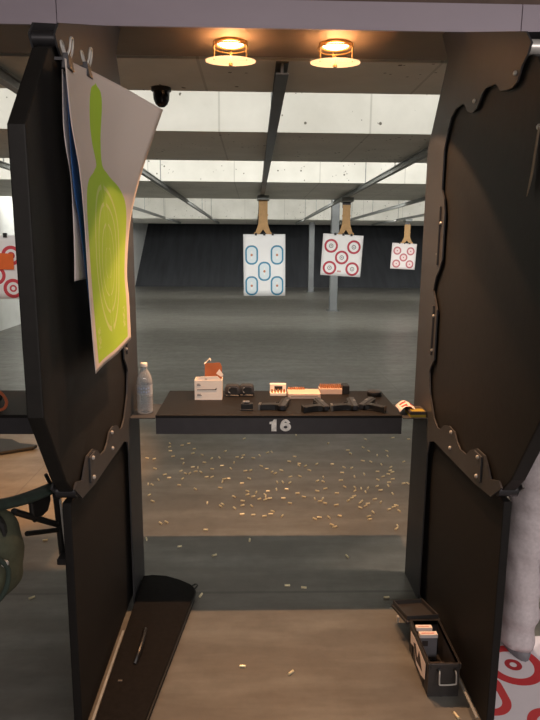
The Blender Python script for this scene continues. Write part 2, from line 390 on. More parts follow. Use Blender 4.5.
def divider(xin, sg, label):
    X = lambda t: xin+sg*t
    t = thing('stall_divider', label, 'divider', (xin+sg*.035, 2.2, 0), 'stall dividers')
    for a, b in ((0, .006), (.070, .076)):
        bm = B(); prism(bm, plate_pts, 'x', X(a), X(b)); obj('frame_plate', bm, M['plate'], t)
    bm = B(); prism(bm, octo, 'x', X(.014), X(.060), .004); obj('octagon_panel', bm, M['black_panel'], t, label='black octagonal panel')
    bm = B(); prism(bm, [(1.79, .012), (2.66, .004), (2.66, S(0, .955)[1]), (1.80, S(0, .955)[1])], 'x', X(.024), X(.052), .003)
    obj('lower_panel', bm, M['lower_panel'], t, label='dark rectangular lower sheet')
    for y, z in ((1.575, .985), (1.603, 2.146)):
        p = S(y, z); bm = B(); lathe(bm, [(.014, .0065), (.022, .0065), (.022, .0695), (.014, .0695)], (xin, 0, 0), 16, ax='x')
        for v in bm.verts: v.co.x = xin+sg*(v.co.x-xin)
        bmesh.ops.translate(bm, verts=bm.verts[:], vec=(0, p[0], p[1])); bmesh.ops.recalc_face_normals(bm, faces=bm.faces[:])
        obj('spacer_tube', bm, M['steel' if sg > 0 and z > 2 else 'dark_steel'], t, True, label='metal spacer tube coloured pale as if lit' if sg > 0 and z > 2 else None)  # same tubes: the lit one coloured pale, the shaded ones dark
    for z0, z1, yy in ((1.59, 1.80, 2.222), (1.25, 1.44, 2.235)):
        a = S(yy, z0); b = S(yy+.012, z1); bm = B(); box(bm, min(X(-.008), X(.001)), max(X(-.008), X(.001)), a[0], b[0], a[1], b[1], .002, 1); obj('stiffener_bar', bm, M['plate'], t)
    # bolted splice plate on the lower arm
    a = S(1.675, .965); b = S(1.735, 1.045); bm = B(); box(bm, min(X(-.006), X(0)), max(X(-.006), X(0)), a[0], b[0], a[1], b[1], .002, 1); obj('splice_plate', bm, M['plate'], t)
    for y, z in bolts:
        p = S(y, z); bm = B(); lathe(bm, [(.0075, .0), (.0075, .004), (.005, .007), (.001, .008)], (0, 0, 0), 12, ax='x')
        off = .006 if y < 1.8 and z < 1.2 else 0
        for v in bm.verts: v.co.x = xin-sg*(v.co.x+off)
        bmesh.ops.translate(bm, verts=bm.verts[:], vec=(0, p[0], p[1])); bmesh.ops.recalc_face_normals(bm, faces=bm.faces[:])
        obj('bolt', bm, M['steel'], t, True)
    bm = B(); box(bm, min(X(-.010), X(-.001)), max(X(-.010), X(-.001)), 1.80, 2.30, .048, .0505); obj('flange_glint', bm, M['galv'], t, label='thin pale strip along the foot, standing for light on the flange')  # pale strip stands in for light caught on the bottom flange
    return t
divider(-.554, -1, 'black octagonal stall divider on the left, with paper targets clipped to it')
divider(.785, 1, 'black octagonal stall divider on the right, beside the ammo can')

# ------------------------------------------------------------------ shooting counters
def counter(x0, x1, label, digits):
    t = thing('shooting_counter', label, 'counter', ((x0+x1)/2, 2.84, .82), 'shooting counters')
    bm = B(); box(bm, x0, x1, 2.60, 3.065, .895, .909, .002, 1); obj('counter_top', bm, M['table_top'], t)
    bm = B()
    box(bm, x0+.001, x1-.001, 2.6005, 2.62, .8205, .895); box(bm, x0+.001, x1-.001, 3.045, 3.064, .8205, .895)
    box(bm, x0+.001, x0+.02, 2.62, 3.045, .8205, .895); box(bm, x1-.02, x1-.001, 2.62, 3.045, .8205, .895); box(bm, x0+.02, x1-.02, 2.62, 3.045, .8205, .832)
    obj('apron', bm, M['table_side'], t)
    for sx, xa, xb in ((0, x0-.112, x0), (1, x1, x1+.111)):
        bm = B(); box(bm, xa, xb, 2.59, 2.83, .894, .899, .001, 1); obj('side_ledge', bm, M['plate'], t)
    if digits:
        bm = B(); ya, yb = 2.5985, 2.6004
        prism(bm, [(.081, .834), (.1035, .834), (.1035, .889), (.092, .889), (.085, .880), (.072, .877), (.072, .867), (.081, .868)], 'y', ya, yb)
        n = 40; cx, cz = .1445, .8535
        O = [(cx+.0245*math.cos(2*PI*k/n), cz+.0195*math.sin(2*PI*k/n)) for k in range(n)]; I = [(cx+.0085*math.cos(2*PI*k/n), cz-.0005+.0065*math.sin(2*PI*k/n)) for k in range(n)]
        def ribbon(P, Q, closed):
            a = [bm.verts.new((x, ya, z)) for x, z in P]; b = [bm.verts.new((x, ya, z)) for x, z in Q]; c = [bm.verts.new((x, yb, z)) for x, z in P]; d = [bm.verts.new((x, yb, z)) for x, z in Q]
            m = len(P)
            for k in range(m if closed else m-1):
                j = (k+1) % m
                for q in ((a, b), (c, a), (b, d)): bm.faces.new([q[0][k], q[1][k], q[1][j], q[0][j]])
        ribbon(O, I, True)
        an = [math.radians(182-k*8) for k in range(20)]
        ya -= .0005; ribbon([(cx+.0245*math.cos(t_), .8565+.033*math.sin(t_)) for t_ in an], [(cx+.0085*math.cos(t_), .8595+.019*math.sin(t_)) for t_ in an], False)
        bmesh.ops.recalc_face_normals(bm, faces=bm.faces[:])
        obj('lane_number', bm, M['silver_digit'], t, label='silver number 16')
counter(-.438, .672, 'dark shooting counter numbered 16 with handguns and ammunition on it', '16')
counter(-1.87, -.76, 'dark shooting counter of the next stall, left of the left divider', None)

# ------------------------------------------------------------------ canopy downlights
def downlight(x, y, label, group='downlights under the canopy'):
    t = thing('downlight', label, 'light', (x, y, CZ), group)
    bm = B(); lathe(bm, [(.060, -.010), (.066, -.012), (.072, -.006), (.074, 0), (.060, 0), (.060, -.010)], (x, y, CZ), 36, False); obj('trim_ring', bm, M['lamp_metal'], t, True)
    bm = B(); lathe(bm, [(.058, -.004), (.05, -.009), (.002, -.012)], (x, y, CZ), 32); obj('lamp_lens', bm, M['bulb'], t, True, label='glowing lens')
    bm = B(); tube(bm, [(x+.078*math.cos(a), y+.078*math.sin(a), CZ-.020) for a in [2*PI*k/32 for k in range(32)]], .003, 8, True); obj('wire_ring', bm, M['lamp_metal'], t, True)
    ti = math.radians(6)
    for a in (205, 335, 90):
        a = math.radians(a); yy = .078*math.sin(a); bm = B(); lathe(bm, [(.0035, -.078+yy*math.sin(ti)), (.0035, -.004)], (x+.078*math.cos(a), y+yy, CZ), 8); obj('rod', bm, M['lamp_metal'], t, True)
    bm = B(); lathe(bm, [(.006, -.006), (.11, -.002), (.11, .002), (.006, .001)], (0, 0, 0), 40)
    bmesh.ops.transform(bm, verts=bm.verts[:], matrix=Matrix.Translation((x, y, CZ-.076)) @ Matrix.Rotation(ti, 4, 'X')); obj('glass_disc', bm, M['lamp_glass'], t, True, label='glowing round glass disc')
    bm = B(); lathe(bm, [(.002, -.098), (.008, -.095), (.009, -.088), (.006, -.082), (.0028, -.080), (.0028, -.050)], (x, y, CZ), 12); obj('finial', bm, M['lamp_metal'], t, True)
    return t
LY = 2.755
downlight(-.105, LY+.09, 'left of the two glowing round downlights over counter 16')
downlight(.357, LY+.09, 'right of the two glowing round downlights over counter 16')

# ------------------------------------------------------------------ target tracks, carriers, hangers, targets
TZ = 2.505
def track(x, label, y0=3.12, m='galv', w=.05):
    t = thing('target_track', label, 'rail', (x, 12, TZ), 'target tracks')
    bm = B(); prism(bm, [(x-w/2, TZ-.03), (x+w/2, TZ-.03), (x+w/2, TZ-.022), (x+.006, TZ-.022), (x+.006, TZ+.022), (x+w/2, TZ+.022), (x+w/2, TZ+.03), (x-w/2, TZ+.03), (x-w/2, TZ+.022), (x-.006, TZ+.022), (x-.006, TZ-.022), (x-w/2, TZ-.022)], 'y', y0, 23.0)
    obj('rail', bm, M[m], t)
    for y in (5.0, 6.9, 8.7, 12.2, 15.5, 18.8):
        bm = B(); lathe(bm, [(.007, TZ+.03), (.007, CEIL-.005 if y not in () else CEIL)], (x, y, 0), 8); obj('hanger_rod', bm, M['galv'], t, True)
track(.135, 'target track coloured as if in shade, running downrange over the middle of lane 16', m='rail_shaded', w=.062)
track(1.56, 'galvanised target track holding the red ringed target, next lane right')
track(2.99, 'galvanised target track of the second lane to the right')
track(4.42, 'galvanised target track holding the farthest small target')
track(-1.30, 'galvanised target track of the first lane left of lane 16')
track(-2.73, 'galvanised target track of the second lane left, by the pale side wall')

def hang_target(x, y, ztop, w, h, hol_w, zhang, m, lab, lab_h, cx=0., tilt=0., lab_c=None, cat='target'):
    # carrier trolley
    t = thing('target_carrier', lab_c, 'carrier', (x, y, TZ), 'target carriers')
    bm = B(); box(bm, x-.10, x+.10, y-.16, y+.16, TZ-.10, TZ-.0305, .008, 1); obj('trolley_body', bm, M['galv'], t)
    bm = B(); box(bm, x-.07, x+.07, y-.012, y+.012, zhang-.05, TZ-.10); obj('clamp', bm, M['dark_steel'], t)
    # cardboard holder with a forked foot
    hw = hol_w/2; z0 = ztop-.03; fk = z0+.20
    pts = [(-hw, zhang), (hw, zhang), (hw, fk+.16), (hw+.012, fk+.14), (hw, fk+.12), (hw+.005, fk), (hw*1.7, z0+.07), (hw*2.1, z0+.05), (hw*2.1, z0), (hw*1.2, z0), (hw*.75, z0+.035), (0, z0+.11), (-hw*.75, z0+.035), (-hw*1.2, z0), (-hw*2.1, z0), (-hw*2.1, z0+.05), (-hw*1.7, z0+.07), (-hw-.005, fk), (-hw, fk+.12), (-hw-.012, fk+.14), (-hw, fk+.16)]
    bm = B(); prism(bm, [(x+a, b) for a, b in pts], 'y', y-.018, y-.012)
    h_ = obj('target_holder', bm, M['cardboard']); tag(h_, lab_h, 'cardboard holder', 'cardboard target holders')
    # paper
    p = thing('paper_target', lab, cat, (x+cx, y-.028, ztop-h/2), 'hanging paper targets')
    bm = B(); uvl = bm.loops.layers.uv.new('UVMap'); N = 10; grid = []
    for j in range(N+1):
        row = []
        for i in range(N+1):
            u = (i/N-.5)*w; v = (j/N-.5)*h
            row.append(bm.verts.new((x+cx+u, y-.028-.012*math.sin(PI*(i/N))*(1-j/N), ztop-h/2+v)))
        grid.append(row)
    for j in range(N):
        for i in range(N):
            f = bm.faces.new([grid[j][i], grid[j][i+1], grid[j+1][i+1], grid[j+1][i]])
            for l, (ii, jj) in zip(f.loops, ((i, j), (i+1, j), (i+1, j+1), (i, j+1))): l[uvl].uv = ((ii/N-.5)*w, (jj/N-.5)*h)
    o = obj('sheet', bm, M[m], p, True)
    sol = o.modifiers.new('thick', 'SOLIDIFY'); sol.thickness = .0015; sol.offset = 1
    for q in (-.2, .0, .2):
        bm = B(); box(bm, x+cx+q*w-.018, x+cx+q*w+.018, y-.042, y-.0185, ztop-.02, ztop+.022, .003, 1); obj('binder_clip', bm, M['black'], p)
    p.rotation_euler = (0, math.radians(tilt), 0)
    return p
hang_target(.15, 10.2, 1.86, .70, 1.02, .145, 2.41, 'blue_target', 'white paper target with five blue ovals, hanging straight ahead', 'tan cardboard holder above the blue oval target', .025, -.6, 'trolley carrying the blue oval target')
hang_target(1.56, 10.4, 1.87, .69, .70, .13, 2.36, 'red_target', 'white paper target with five red rings, the nearer of the two on the right', 'tan cardboard holder above the nearer red ringed target', -.06, 3.0, 'trolley carrying the nearer red ringed target')
hang_target(4.42, 17.6, 1.79, .72, .74, .17, 2.32, 'far_target', 'small faded red ringed target, farthest right by the divider', 'tan cardboard holder above the farthest small target', -.08, 2.5, 'trolley carrying the farthest small target')
pl = hang_target(-2.73, 5.9, 1.74, .56, .60, .13, 2.30, 'left_target', 'white target with red rings and an orange band, left of the left divider', 'tan cardboard holder at the left picture edge', .26, 0, 'trolley at the left edge over the orange banded target')
bm = B()
prism(bm, [(-2.74, 1.425), (-2.29, 1.42), (-2.29, 1.57), (-2.43, 1.575), (-2.45, 1.68), (-2.60, 1.71), (-2.74, 1.70)], 'y', 5.852, 5.856)
obj('orange_band', bm, M['orange'], pl, label='orange band')

# security dome under the nearest baffle
t = thing('dome_camera', 'black security camera dome under the nearest ceiling baffle', 'camera', (-.545, 3.755, ZB))
bm = B(); lathe(bm, [(.052, ZB-.022), (.058, ZB-.018), (.058, ZB), (.05, ZB)], (-.545, 3.755, 0), 24); obj('base_ring', bm, M['black'], t, True)
bm = B(); lathe(bm, [(.001, ZB-.108), (.018, ZB-.105), (.034, ZB-.092), (.046, ZB-.066), (.05, ZB-.022)], (-.545, 3.755, 0), 24); obj('dome', bm, M['dome'], t, True)

# ------------------------------------------------------------------ sheets clipped to the left divider
G = [[(-0.513,1.760,2.148),(-0.511,1.900,2.167),(-0.495,2.020,2.180),(-0.428,2.180,2.170),(-0.333,2.330,2.139)],
[(-0.508,1.770,1.992),(-0.513,1.900,2.000),(-0.506,2.020,2.005),(-0.468,2.180,2.014),(-0.388,2.330,1.999)],
[(-0.500,1.800,1.868),(-0.504,1.920,1.871),(-0.498,2.040,1.873),(-0.479,2.190,1.876),(-0.433,2.330,1.870)],
[(-0.501,1.830,1.739),(-0.503,1.950,1.736),(-0.494,2.080,1.732),(-0.482,2.210,1.730),(-0.469,2.340,1.732)],
[(-0.498,1.830,1.564),(-0.499,1.950,1.558),(-0.494,2.080,1.552),(-0.489,2.210,1.554),(-0.487,2.340,1.559)],
[(-0.499,1.850,1.394),(-0.500,1.980,1.403),(-0.497,2.110,1.415),(-0.493,2.240,1.431),(-0.487,2.360,1.447)],
[(-0.496,1.860,1.254),(-0.501,2.000,1.258),(-0.497,2.130,1.262),(-0.496,2.260,1.269),(-0.489,2.380,1.286)]]
def cr(P, t):
    n = len(P)-1; i = min(int(t*n), n-1); f = t*n-i
    a, b, c, d = (Vector(P[max(i-1, 0)]), Vector(P[i]), Vector(P[i+1]), Vector(P[min(i+2, n)]))
    return .5*((2*b)+(c-a)*f+(2*a-5*b+4*c-d)*f*f+(3*b-a-3*c+d)*f**3)
def sheet(g, nu=24, nv=40, shift=(0, 0, 0), v_end=1., nick=None):
    bm = B(); uvl = bm.loops.layers.uv.new('UVMap'); V = []
    for j in range(nv+1):
        row = []
        for i in range(nu+1):
            tv = j/nv*v_end; p = cr([cr(r, i/nu) for r in g], tv)+Vector(shift)
            row.append(bm.verts.new(p))
        V.append(row)
    for j in range(nv):
        for i in range(nu):
            if nick and nick(i/nu, 1-j/nv): continue
            f = bm.faces.new([V[j][i], V[j+1][i], V[j+1][i+1], V[j][i+1]])
            for l, (ii, jj) in zip(f.loops, ((i, j), (i, j+1), (i+1, j+1), (i+1, j))): l[uvl].uv = (ii/nu, 1-jj/nv)
    bmesh.ops.delete(bm, geom=[v for v in bm.verts if not v.link_faces], context='VERTS')
    return bm
o = obj('green_silhouette_target', sheet(G), M['green_sheet'], smooth=True)
tag(o, 'big curled paper target with bright green silhouette clipped to left divider', 'target', 'sheets clipped to the left divider')
o.modifiers.new('thick', 'SOLIDIFY').thickness = .0008
def back_grid(x, edge, w):
    return [[(x, y+w*u, z) for u in (0, .25, .5, .75, 1)] for y, z in edge]
o = obj('blue_printed_target', sheet(back_grid(-.525, [(1.81, 2.15), (1.81, 1.95), (1.825, 1.81), (1.869, 1.71), (1.92, 1.51), (1.95, 1.38), (1.962, 1.262)], .34)), M['blue_print'], smooth=True)
tag(o, 'blue printed target sheet tucked behind the green silhouette sheet', 'target', 'sheets clipped to the left divider')
o.modifiers.new('thick', 'SOLIDIFY').thickness = .0008
o = obj('white_paper_sheet', sheet(back_grid(-.538, [(1.815, 2.135), (1.80, 2.0), (1.81, 1.93), (1.845, 1.84), (1.845, 1.666), (1.83, 1.545)], .34)), M['pale_sheet'], smooth=True)
tag(o, 'shorter white sheet hanging rearmost against the left divider', 'paper', 'sheets clipped to the left divider')
o.modifiers.new('thick', 'SOLIDIFY').thickness = .0008
for (x, y, z), lab in (((-.514, 1.80, 2.15), 'silver binder clip at the near top corner of the green target'), ((-.508, 1.98, 2.178), 'silver binder clip farther along the top of the green target')):
    t = thing('binder_clip', lab, 'clip', (x, y, z), 'binder clips on the left divider')
    bm = B(); prism(bm, [(x-.016, z-.022), (x+.009, z-.022), (x+.003, z+.018), (x-.010, z+.018)], 'y', y-.022, y+.022, .002); obj('clip_body', bm, M['dark_steel'], t)
    for s, h in ((1, .058), (-1, .05)):
        bm = B(); xx = x-.003+s*.008
        tube(bm, smooth_path([(xx-s*.004, y-.014, z+.014), (xx+s*.002, y-.012, z+.03), (xx+s*.006, y-.009, z+h), (xx+s*.006, y+.009, z+h), (xx+s*.002, y+.012, z+.03), (xx-s*.004, y+.014, z+.014)]), .0032, 8); obj('clip_lever', bm, M['steel'], t, True)
    bm = B(); box(bm, -.552, x-.008, y-.006, y+.006, z+.003, z+.011); obj('hook_tab', bm, M['dark_steel'], t)

# ------------------------------------------------------------------ things on the counter
Z0 = .909
# carton of ammunition, open at the back
t = thing('ammunition_carton', 'open white carton of cartridges at the left end of counter 16', 'carton', (-.22, 2.91, Z0))
x0, x1, y0, y1 = -.289, -.155, 2.872, 2.955
bm = B(); box(bm, x0, x1, y0, y0+.003, Z0, Z0+.098); box(bm, x0, x0+.003, y0+.003, y1, Z0, Z0+.098); box(bm, x1-.003, x1, y0+.003, y1, Z0, Z0+.098)
box(bm, x0+.003, x1-.003, y1-.003, y1, Z0, Z0+.098); box(bm, x0+.003, x1-.003, y0+.003, y1-.003, Z0, Z0+.003); obj('carton_body', bm, M['white_paper'], t)
bm = B(); prism(bm, [(x0+.004, Z0+.098), (x0+.030, Z0+.116), (x1-.022, Z0+.118), (x1-.004, Z0+.100)], 'y', y0+.003, y0+.006); obj('front_flap', bm, M['white_paper'], t)
bm = B(); prism(bm, [(x0+.045, Z0+.09), (x0+.045, Z0+.168), (x0+.12, Z0+.172), (x1-.004, Z0+.152), (x1-.004, Z0+.09)], 'y', y1-.008, y1-.004); obj('raised_flap', bm, M['kraft'], t, label='raised brown inner flap')
bm = B(); prism(bm, [(x1-.03, Z0+.126), (x1-.014, Z0+.148), (x1+.006, Z0+.118), (x1-.006, Z0+.110)], 'y', y0+.03, y0+.034); obj('side_flap', bm, M['white_paper'], t)
bm = B(); prism(bm, [(x0+.012, Z0+.0525), (x1-.036, Z0+.0535), (x1-.024, Z0+.062), (x1-.028, Z0+.050), (x0+.012, Z0+.0495)], 'y', y0-.0008, y0)
for zz, xa, xb in ((Z0+.072, x0+.012, x0+.03), (Z0+.078, x0+.012, x0+.026), (Z0+.020, x0+.012, x0+.034), (Z0+.027, x0+.012, x0+.03), (Z0+.103, x0+.05, x0+.062)): box(bm, xa, xb, y0-.0008, y0, zz, zz+.003)
obj('printed_marks', bm, M['ink'], t)
bm = B(); secs = []
pp = [(-.2475, 2.956, Z0+.172), (-.238, 2.958, Z0+.178), (-.228, 2.958, Z0+.190), (-.220, 2.957, Z0+.199), (-.214, 2.955, Z0+.188)]
for i, p in enumerate(pp): secs.append([(p[0], p[1]+dy, p[2]+dz) for dy, dz in ((-.011, -.009), (.011, -.006), (.011, -.004), (-.011, -.007))])
loft(bm, secs); s = obj('torn_paper_tab', bm, M['white_paper'], t)

# two round-shouldered speed loaders / mag pouches
def pouch(x, y, label):
    t = thing('magazine_pouch', label, 'magazine pouch', (x, y, Z0), 'magazine pouches on counter 16')
    bm = B(); prism(bm, [(x+a, Z0+.0275+b) for a, b in rrect(.074, .055, .016, 5)], 'y', y-.028, y+.028, .004); obj('pouch_body', bm, M['mag'], t, True)
    bm = B(); prism(bm, [(x+a, Z0+.033+b) for a, b in rrect(.05, .03, .012, 5)], 'y', y-.031, y-.0285); obj('front_boss', bm, M['black'], t, True)
    bm = B(); pts = [(x-.006+.014*math.cos(a), y-.033, Z0+.033+.014*math.sin(a)) for a in [math.radians(100+k*16) for k in range(11)]]
    tube(bm, pts, [.001]+[.003]*9+[.001], 8); obj('crescent_clip', bm, M['gun_grey'], t, True, label='light grey curved clip')
    bm = B(); box(bm, x-.034, x+.034, y-.034, y-.028, Z0, Z0+.010, .002, 1); obj('bottom_lip', bm, M['black'], t)
pouch(-.107, 2.965, 'dark magazine pouch right beside the white carton')
pouch(-.035, 2.970, 'dark magazine pouch second from the white carton')
# black magazine with a grey top standing near the front edge
t = thing('pistol_magazine', 'short black magazine with grey top near the counter front', 'magazine', (-.030, 2.69, Z0))
bm = B(); box(bm, -.058, -.003, 2.672, 2.70, Z0, Z0+.034, .004); obj('magazine_body', bm, M['black'], t)
bm = B(); box(bm, -.050, -.018, 2.674, 2.696, Z0+.034, Z0+.044, .003); obj('feed_lips', bm, M['gun_grey'], t)
bm = B(); box(bm, -.060, -.001, 2.669, 2.703, Z0, Z0+.007, .002); obj('floor_plate', bm, M['black'], t)

def round_mesh(scale=1.):
    bm = B(); lathe(bm, [(.0045, 0), (.0049, .0008), (.0049, .0018), (.0048, .014)], (0, 0, 0), 10); return bm
def cart(parent, name, pos, ax='z', L=.022):
    bm = B(); lathe(bm, [(.0044, 0), (.0049, .001), (.0049, L*.66), (.0045, L*.7), (.0041, L*.86), (.002, L)], (0, 0, 0), 10)
    if ax == 'y': bmesh.ops.rotate(bm, verts=bm.verts[:], cent=(0, 0, 0), matrix=Matrix.Rotation(PI/2, 3, 'X'))
    bmesh.ops.translate(bm, verts=bm.verts[:], vec=pos); return obj(name, bm, M['copper'], parent, True)
# white tray with a black window, cartridges in front row
t = thing('cartridge_tray', 'white cartridge tray with black square, behind the leftmost pistol', 'cartridge tray', (.125, 2.99, Z0), 'cartridge trays on counter 16')
bm = B(); box(bm, .084, .167, 2.960, 3.03, Z0, Z0+.012); prism(bm, [(.084, Z0+.012), (.167, Z0+.012), (.167, Z0+.05), (.084, Z0+.05)], 'y', 3.00, 3.03, .002); obj('tray_body', bm, M['white_paper'], t)
bm = B(); box(bm, .107, .148, 2.9985, 3.0, Z0+.020, Z0+.040); obj('black_window', bm, M['black'], t, label='black square window')
for k in range(5): cart(t, 'cartridge', (.094+k*.0155, 2.975, Z0+.0125), L=.019)
# flat cream tray
t = thing('cartridge_tray', 'long flat cream cartridge tray in the middle of counter 16', 'cartridge tray', (.25, 2.94, Z0), 'cartridge trays on counter 16')
bm = B(); box(bm, .172, .334, 2.892, 3.0, Z0, Z0+.026, .002, 1); obj('tray_body', bm, M['pink_tray'], t)
for k in range(8): cart(t, 'cartridge', (.181+k*.0108, 2.988, Z0+.0265), L=.012)
bm = B(); box(bm, .186, .32, 2.8905, 2.892, Z0+.012, Z0+.0135); obj('fold_line', bm, M['ink'], t)
# row tray with copper rounds
t = thing('cartridge_tray', 'cartridge tray full of copper rounds with a black end block', 'cartridge tray', (.41, 3.0, Z0), 'cartridge trays on counter 16')
bm = B(); box(bm, .338, .455, 2.985, 3.05, Z0, Z0+.030, .002, 1); obj('tray_body', bm, M['pink_tray'], t)
for r in range(2):
    for k in range(10): cart(t, 'cartridge', (.346+k*.0112, 2.996+r*.03, Z0+.0305), L=.017)
bm = B(); box(bm, .457, .492, 2.985, 3.05, Z0, Z0+.046, .004); obj('end_block', bm, M['black'], t, label='black end block')

# pistols lying on their side -------------------------------------------------
def pistol(label, x, y, rot, flip=False, grey=False, z=Z0):
    t = thing('pistol', label, 'handgun', (0, 0, 0), 'pistols on counter 16')
    def P(name, pts, z0, z1, m, bev=.0015, lab=None):
        bm = B(); prism(bm, [(a, (-b if flip else b)) for a, b in pts], 'z', z0, z1, bev); return obj(name, bm, m, t, label=lab)
    # side profile: muzzle toward +x, grip toward -y; thickness upwards
    P('slide', [(-.092, .012), (.092, .012), (.094, .018), (.094, .034), (.088, .040), (-.088, .040), (-.094, .034), (-.094, .016)], .004, .030, M['gun_steel'], .003)
    P('frame', [(-.096, .012), (.082, .012), (.080, .000), (.060, -.004), (-.004, -.004), (-.030, -.004), (-.060, .000), (-.086, .004), (-.102, .010)], .006, .028, M['gun_black'], .002)
    P('grip', [(-.034, .000), (-.040, -.020), (-.052, -.060), (-.062, -.092), (-.102, -.092), (-.100, -.080), (-.088, -.040), (-.084, -.016), (-.090, .004), (-.060, .004)], .003, .031, M['gun_black'], .004)
    g = [(.018, -.004), (.020, -.018), (.012, -.030), (-.006, -.033), (-.030, -.030), (-.038, -.026), (-.037, -.021), (-.028, -.025), (-.006, -.028), (.008, -.026), (.014, -.017), (.013, -.004)]
    P('trigger_guard', g, .012, .022, M['gun_black'], .001)
    P('trigger', [(-.012, -.004), (-.010, -.012), (-.004, -.022), (-.008, -.023), (-.016, -.012), (-.018, -.004)], .0145, .0195, M['gun_grey'], .0005)
    P('magazine_base', [(-.060, -.092), (-.104, -.092), (-.106, -.102), (-.062, -.104)], 0, .034, M['gun_grey'] if grey else M['gun_black'], .002, 'grey magazine base' if grey else None)
    P('ejection_port', [(.006, .027), (.040, .027), (.040, .0395), (.006, .0395)], .0298, .0305, M['gun_grey'], 0)
    P('rear_sight', [(-.088, .040), (-.074, .040), (-.076, .046), (-.088, .046)], .010, .024, M['gun_black'], .0005)
    P('front_sight', [(.078, .040), (.088, .040), (.086, .045), (.080, .045)], .015, .019, M['gun_black'], .0005)
    bm = B(); lathe(bm, [(.005, .094), (.0075, .094), (.0075, .099), (.005, .099)], (0, (-.026 if flip else .026), .017), 14, ax='x'); obj('barrel', bm, M['gun_steel'], t, True)
    t.location = (x, y, z); t.scale = (.88, .88, .88); t.rotation_euler = (0, 0, math.radians(rot)); return t
pistol('black pistol with grey magazine base, leftmost of the four', .128, 2.75, 78, True, True)
pistol('black pistol second from left, below the cream tray', .300, 2.735, 100, True, False)
pistol('black pistol with grey magazine base in front of the copper rounds', .450, 2.75, 88, True, True)
pistol('black pistol at the right end of the counter, rightmost of four', .558, 2.752, 62, False, False)
# small round tin at the back right
t = thing('round_tin', 'low round black tin at the back right of the counter', 'tin', (.615, 2.96, Z0))
bm = B(); lathe(bm, [(.034, Z0), (.036, Z0+.003), (.036, Z0+.016)], (.615, 2.96, 0), 24); obj('tin_base', bm, M['black'], t, True)
bm = B(); lathe(bm, [(.037, Z0+.0165), (.037, Z0+.024), (.03, Z0+.028), (.001, Z0+.029)], (.615, 2.96, 0), 24); obj('tin_lid', bm, M['gun_steel'], t, True)

# right ledge: crumpled red and white leaflet, yellow carton
ZL = .899
bm = B(); uv = None; rows = []
for j in range(7):
    r = []
    for i in range(7):
        u, v = i/6, j/6
        x = .668+.085*u+.012*v; y = 2.635+.14*v; z = Z0+.003+.030*math.sin(PI*u)*(1-.4*v)+.004*math.sin(7*u+5*v)
        r.append(bm.verts.new((x, y, z)))
    rows.append(r)
for j in range(6):
    for i in range(6):
        f = bm.faces.new([rows[j][i], rows[j][i+1], rows[j+1][i+1], rows[j+1][i]])
        f.material_index = 1 if (i in (1, 2) and j in (1, 2, 4)) or (i == 4 and j in (2, 3, 4)) or (i == 3 and j == 0) else 0
o = obj('leaflet', bm, [M['pale_sheet'], M['red']], smooth=True); tag(o, 'crumpled red and white leaflet at the right end of counter 16', 'paper')
o.modifiers.new('thick', 'SOLIDIFY').thickness = .001
t = thing('small_carton', 'small yellow and black carton on the ledge by the right divider', 'carton', (.745, 2.66, ZL))
bm = B(); box(bm, .708, .780, 2.598, 2.70, ZL, ZL+.012, .001, 1); obj('lower_tray', bm, M['yellow'], t)
bm = B(); box(bm, .706, .782, 2.597, 2.702, ZL+.0122, ZL+.026, .001, 1); obj('black_lid', bm, M['ink'], t, label='black lid')
bm = B(); box(bm, .715, .775, 2.605, 2.65, ZL+.0262, ZL+.0268); obj('yellow_print', bm, M['yellow'], t)

# water bottle on the left ledge
t = thing('water_bottle', 'clear plastic water bottle on the ledge by the left divider', 'bottle', (-.497, 2.68, ZL))
c = (-.497, 2.68, ZL)
prof = [(.020, .004), (.030, 0), (.035, .004), (.036, .012)]
for k in range(5): prof += [(.036, .018+k*.012), (.0345, .022+k*.012), (.036, .026+k*.012)]
prof += [(.036, .085), (.035, .088), (.035, .135), (.036, .138), (.0355, .150), (.031, .170), (.022, .190), (.0145, .202), (.0135, .212), (.0165, .213), (.0165, .216), (.0135, .217), (.0135, .228)]
bm = B(); lathe(bm, prof, c, 28, False); obj('bottle_body', bm, M['pet'], t, True, sharp=60)
bm = B(); lathe(bm, [(.0356, .089), (.0356, .134)], c, 28, False); obj('label_band', bm, M['bottle_label'], t, True, label='pale printed label band')
bm = B()
for k in range(6): 
    a0 = math.radians(215+k*18)
    for q in range(2):
        zz = .098+q*.016+(.003 if k % 2 else 0); pts = []
        r = .0359
        vs = [bm.verts.new((c[0]+r*math.cos(a0+da), c[1]+r*math.sin(a0+da), ZL+zz+dz)) for da, dz in ((0, 0), (.2, 0), (.2, .009), (0, .009))]
        bm.faces.new(vs)
obj('label_print', bm, M['bottle_ink'], t)
bm = B(); lathe(bm, [(.0145, .214), (.0155, .216), (.0155, .230), (.0145, .232), (.001, .2325)], c, 24); obj('cap', bm, M['white_paper'], t, True, label='white screw cap')

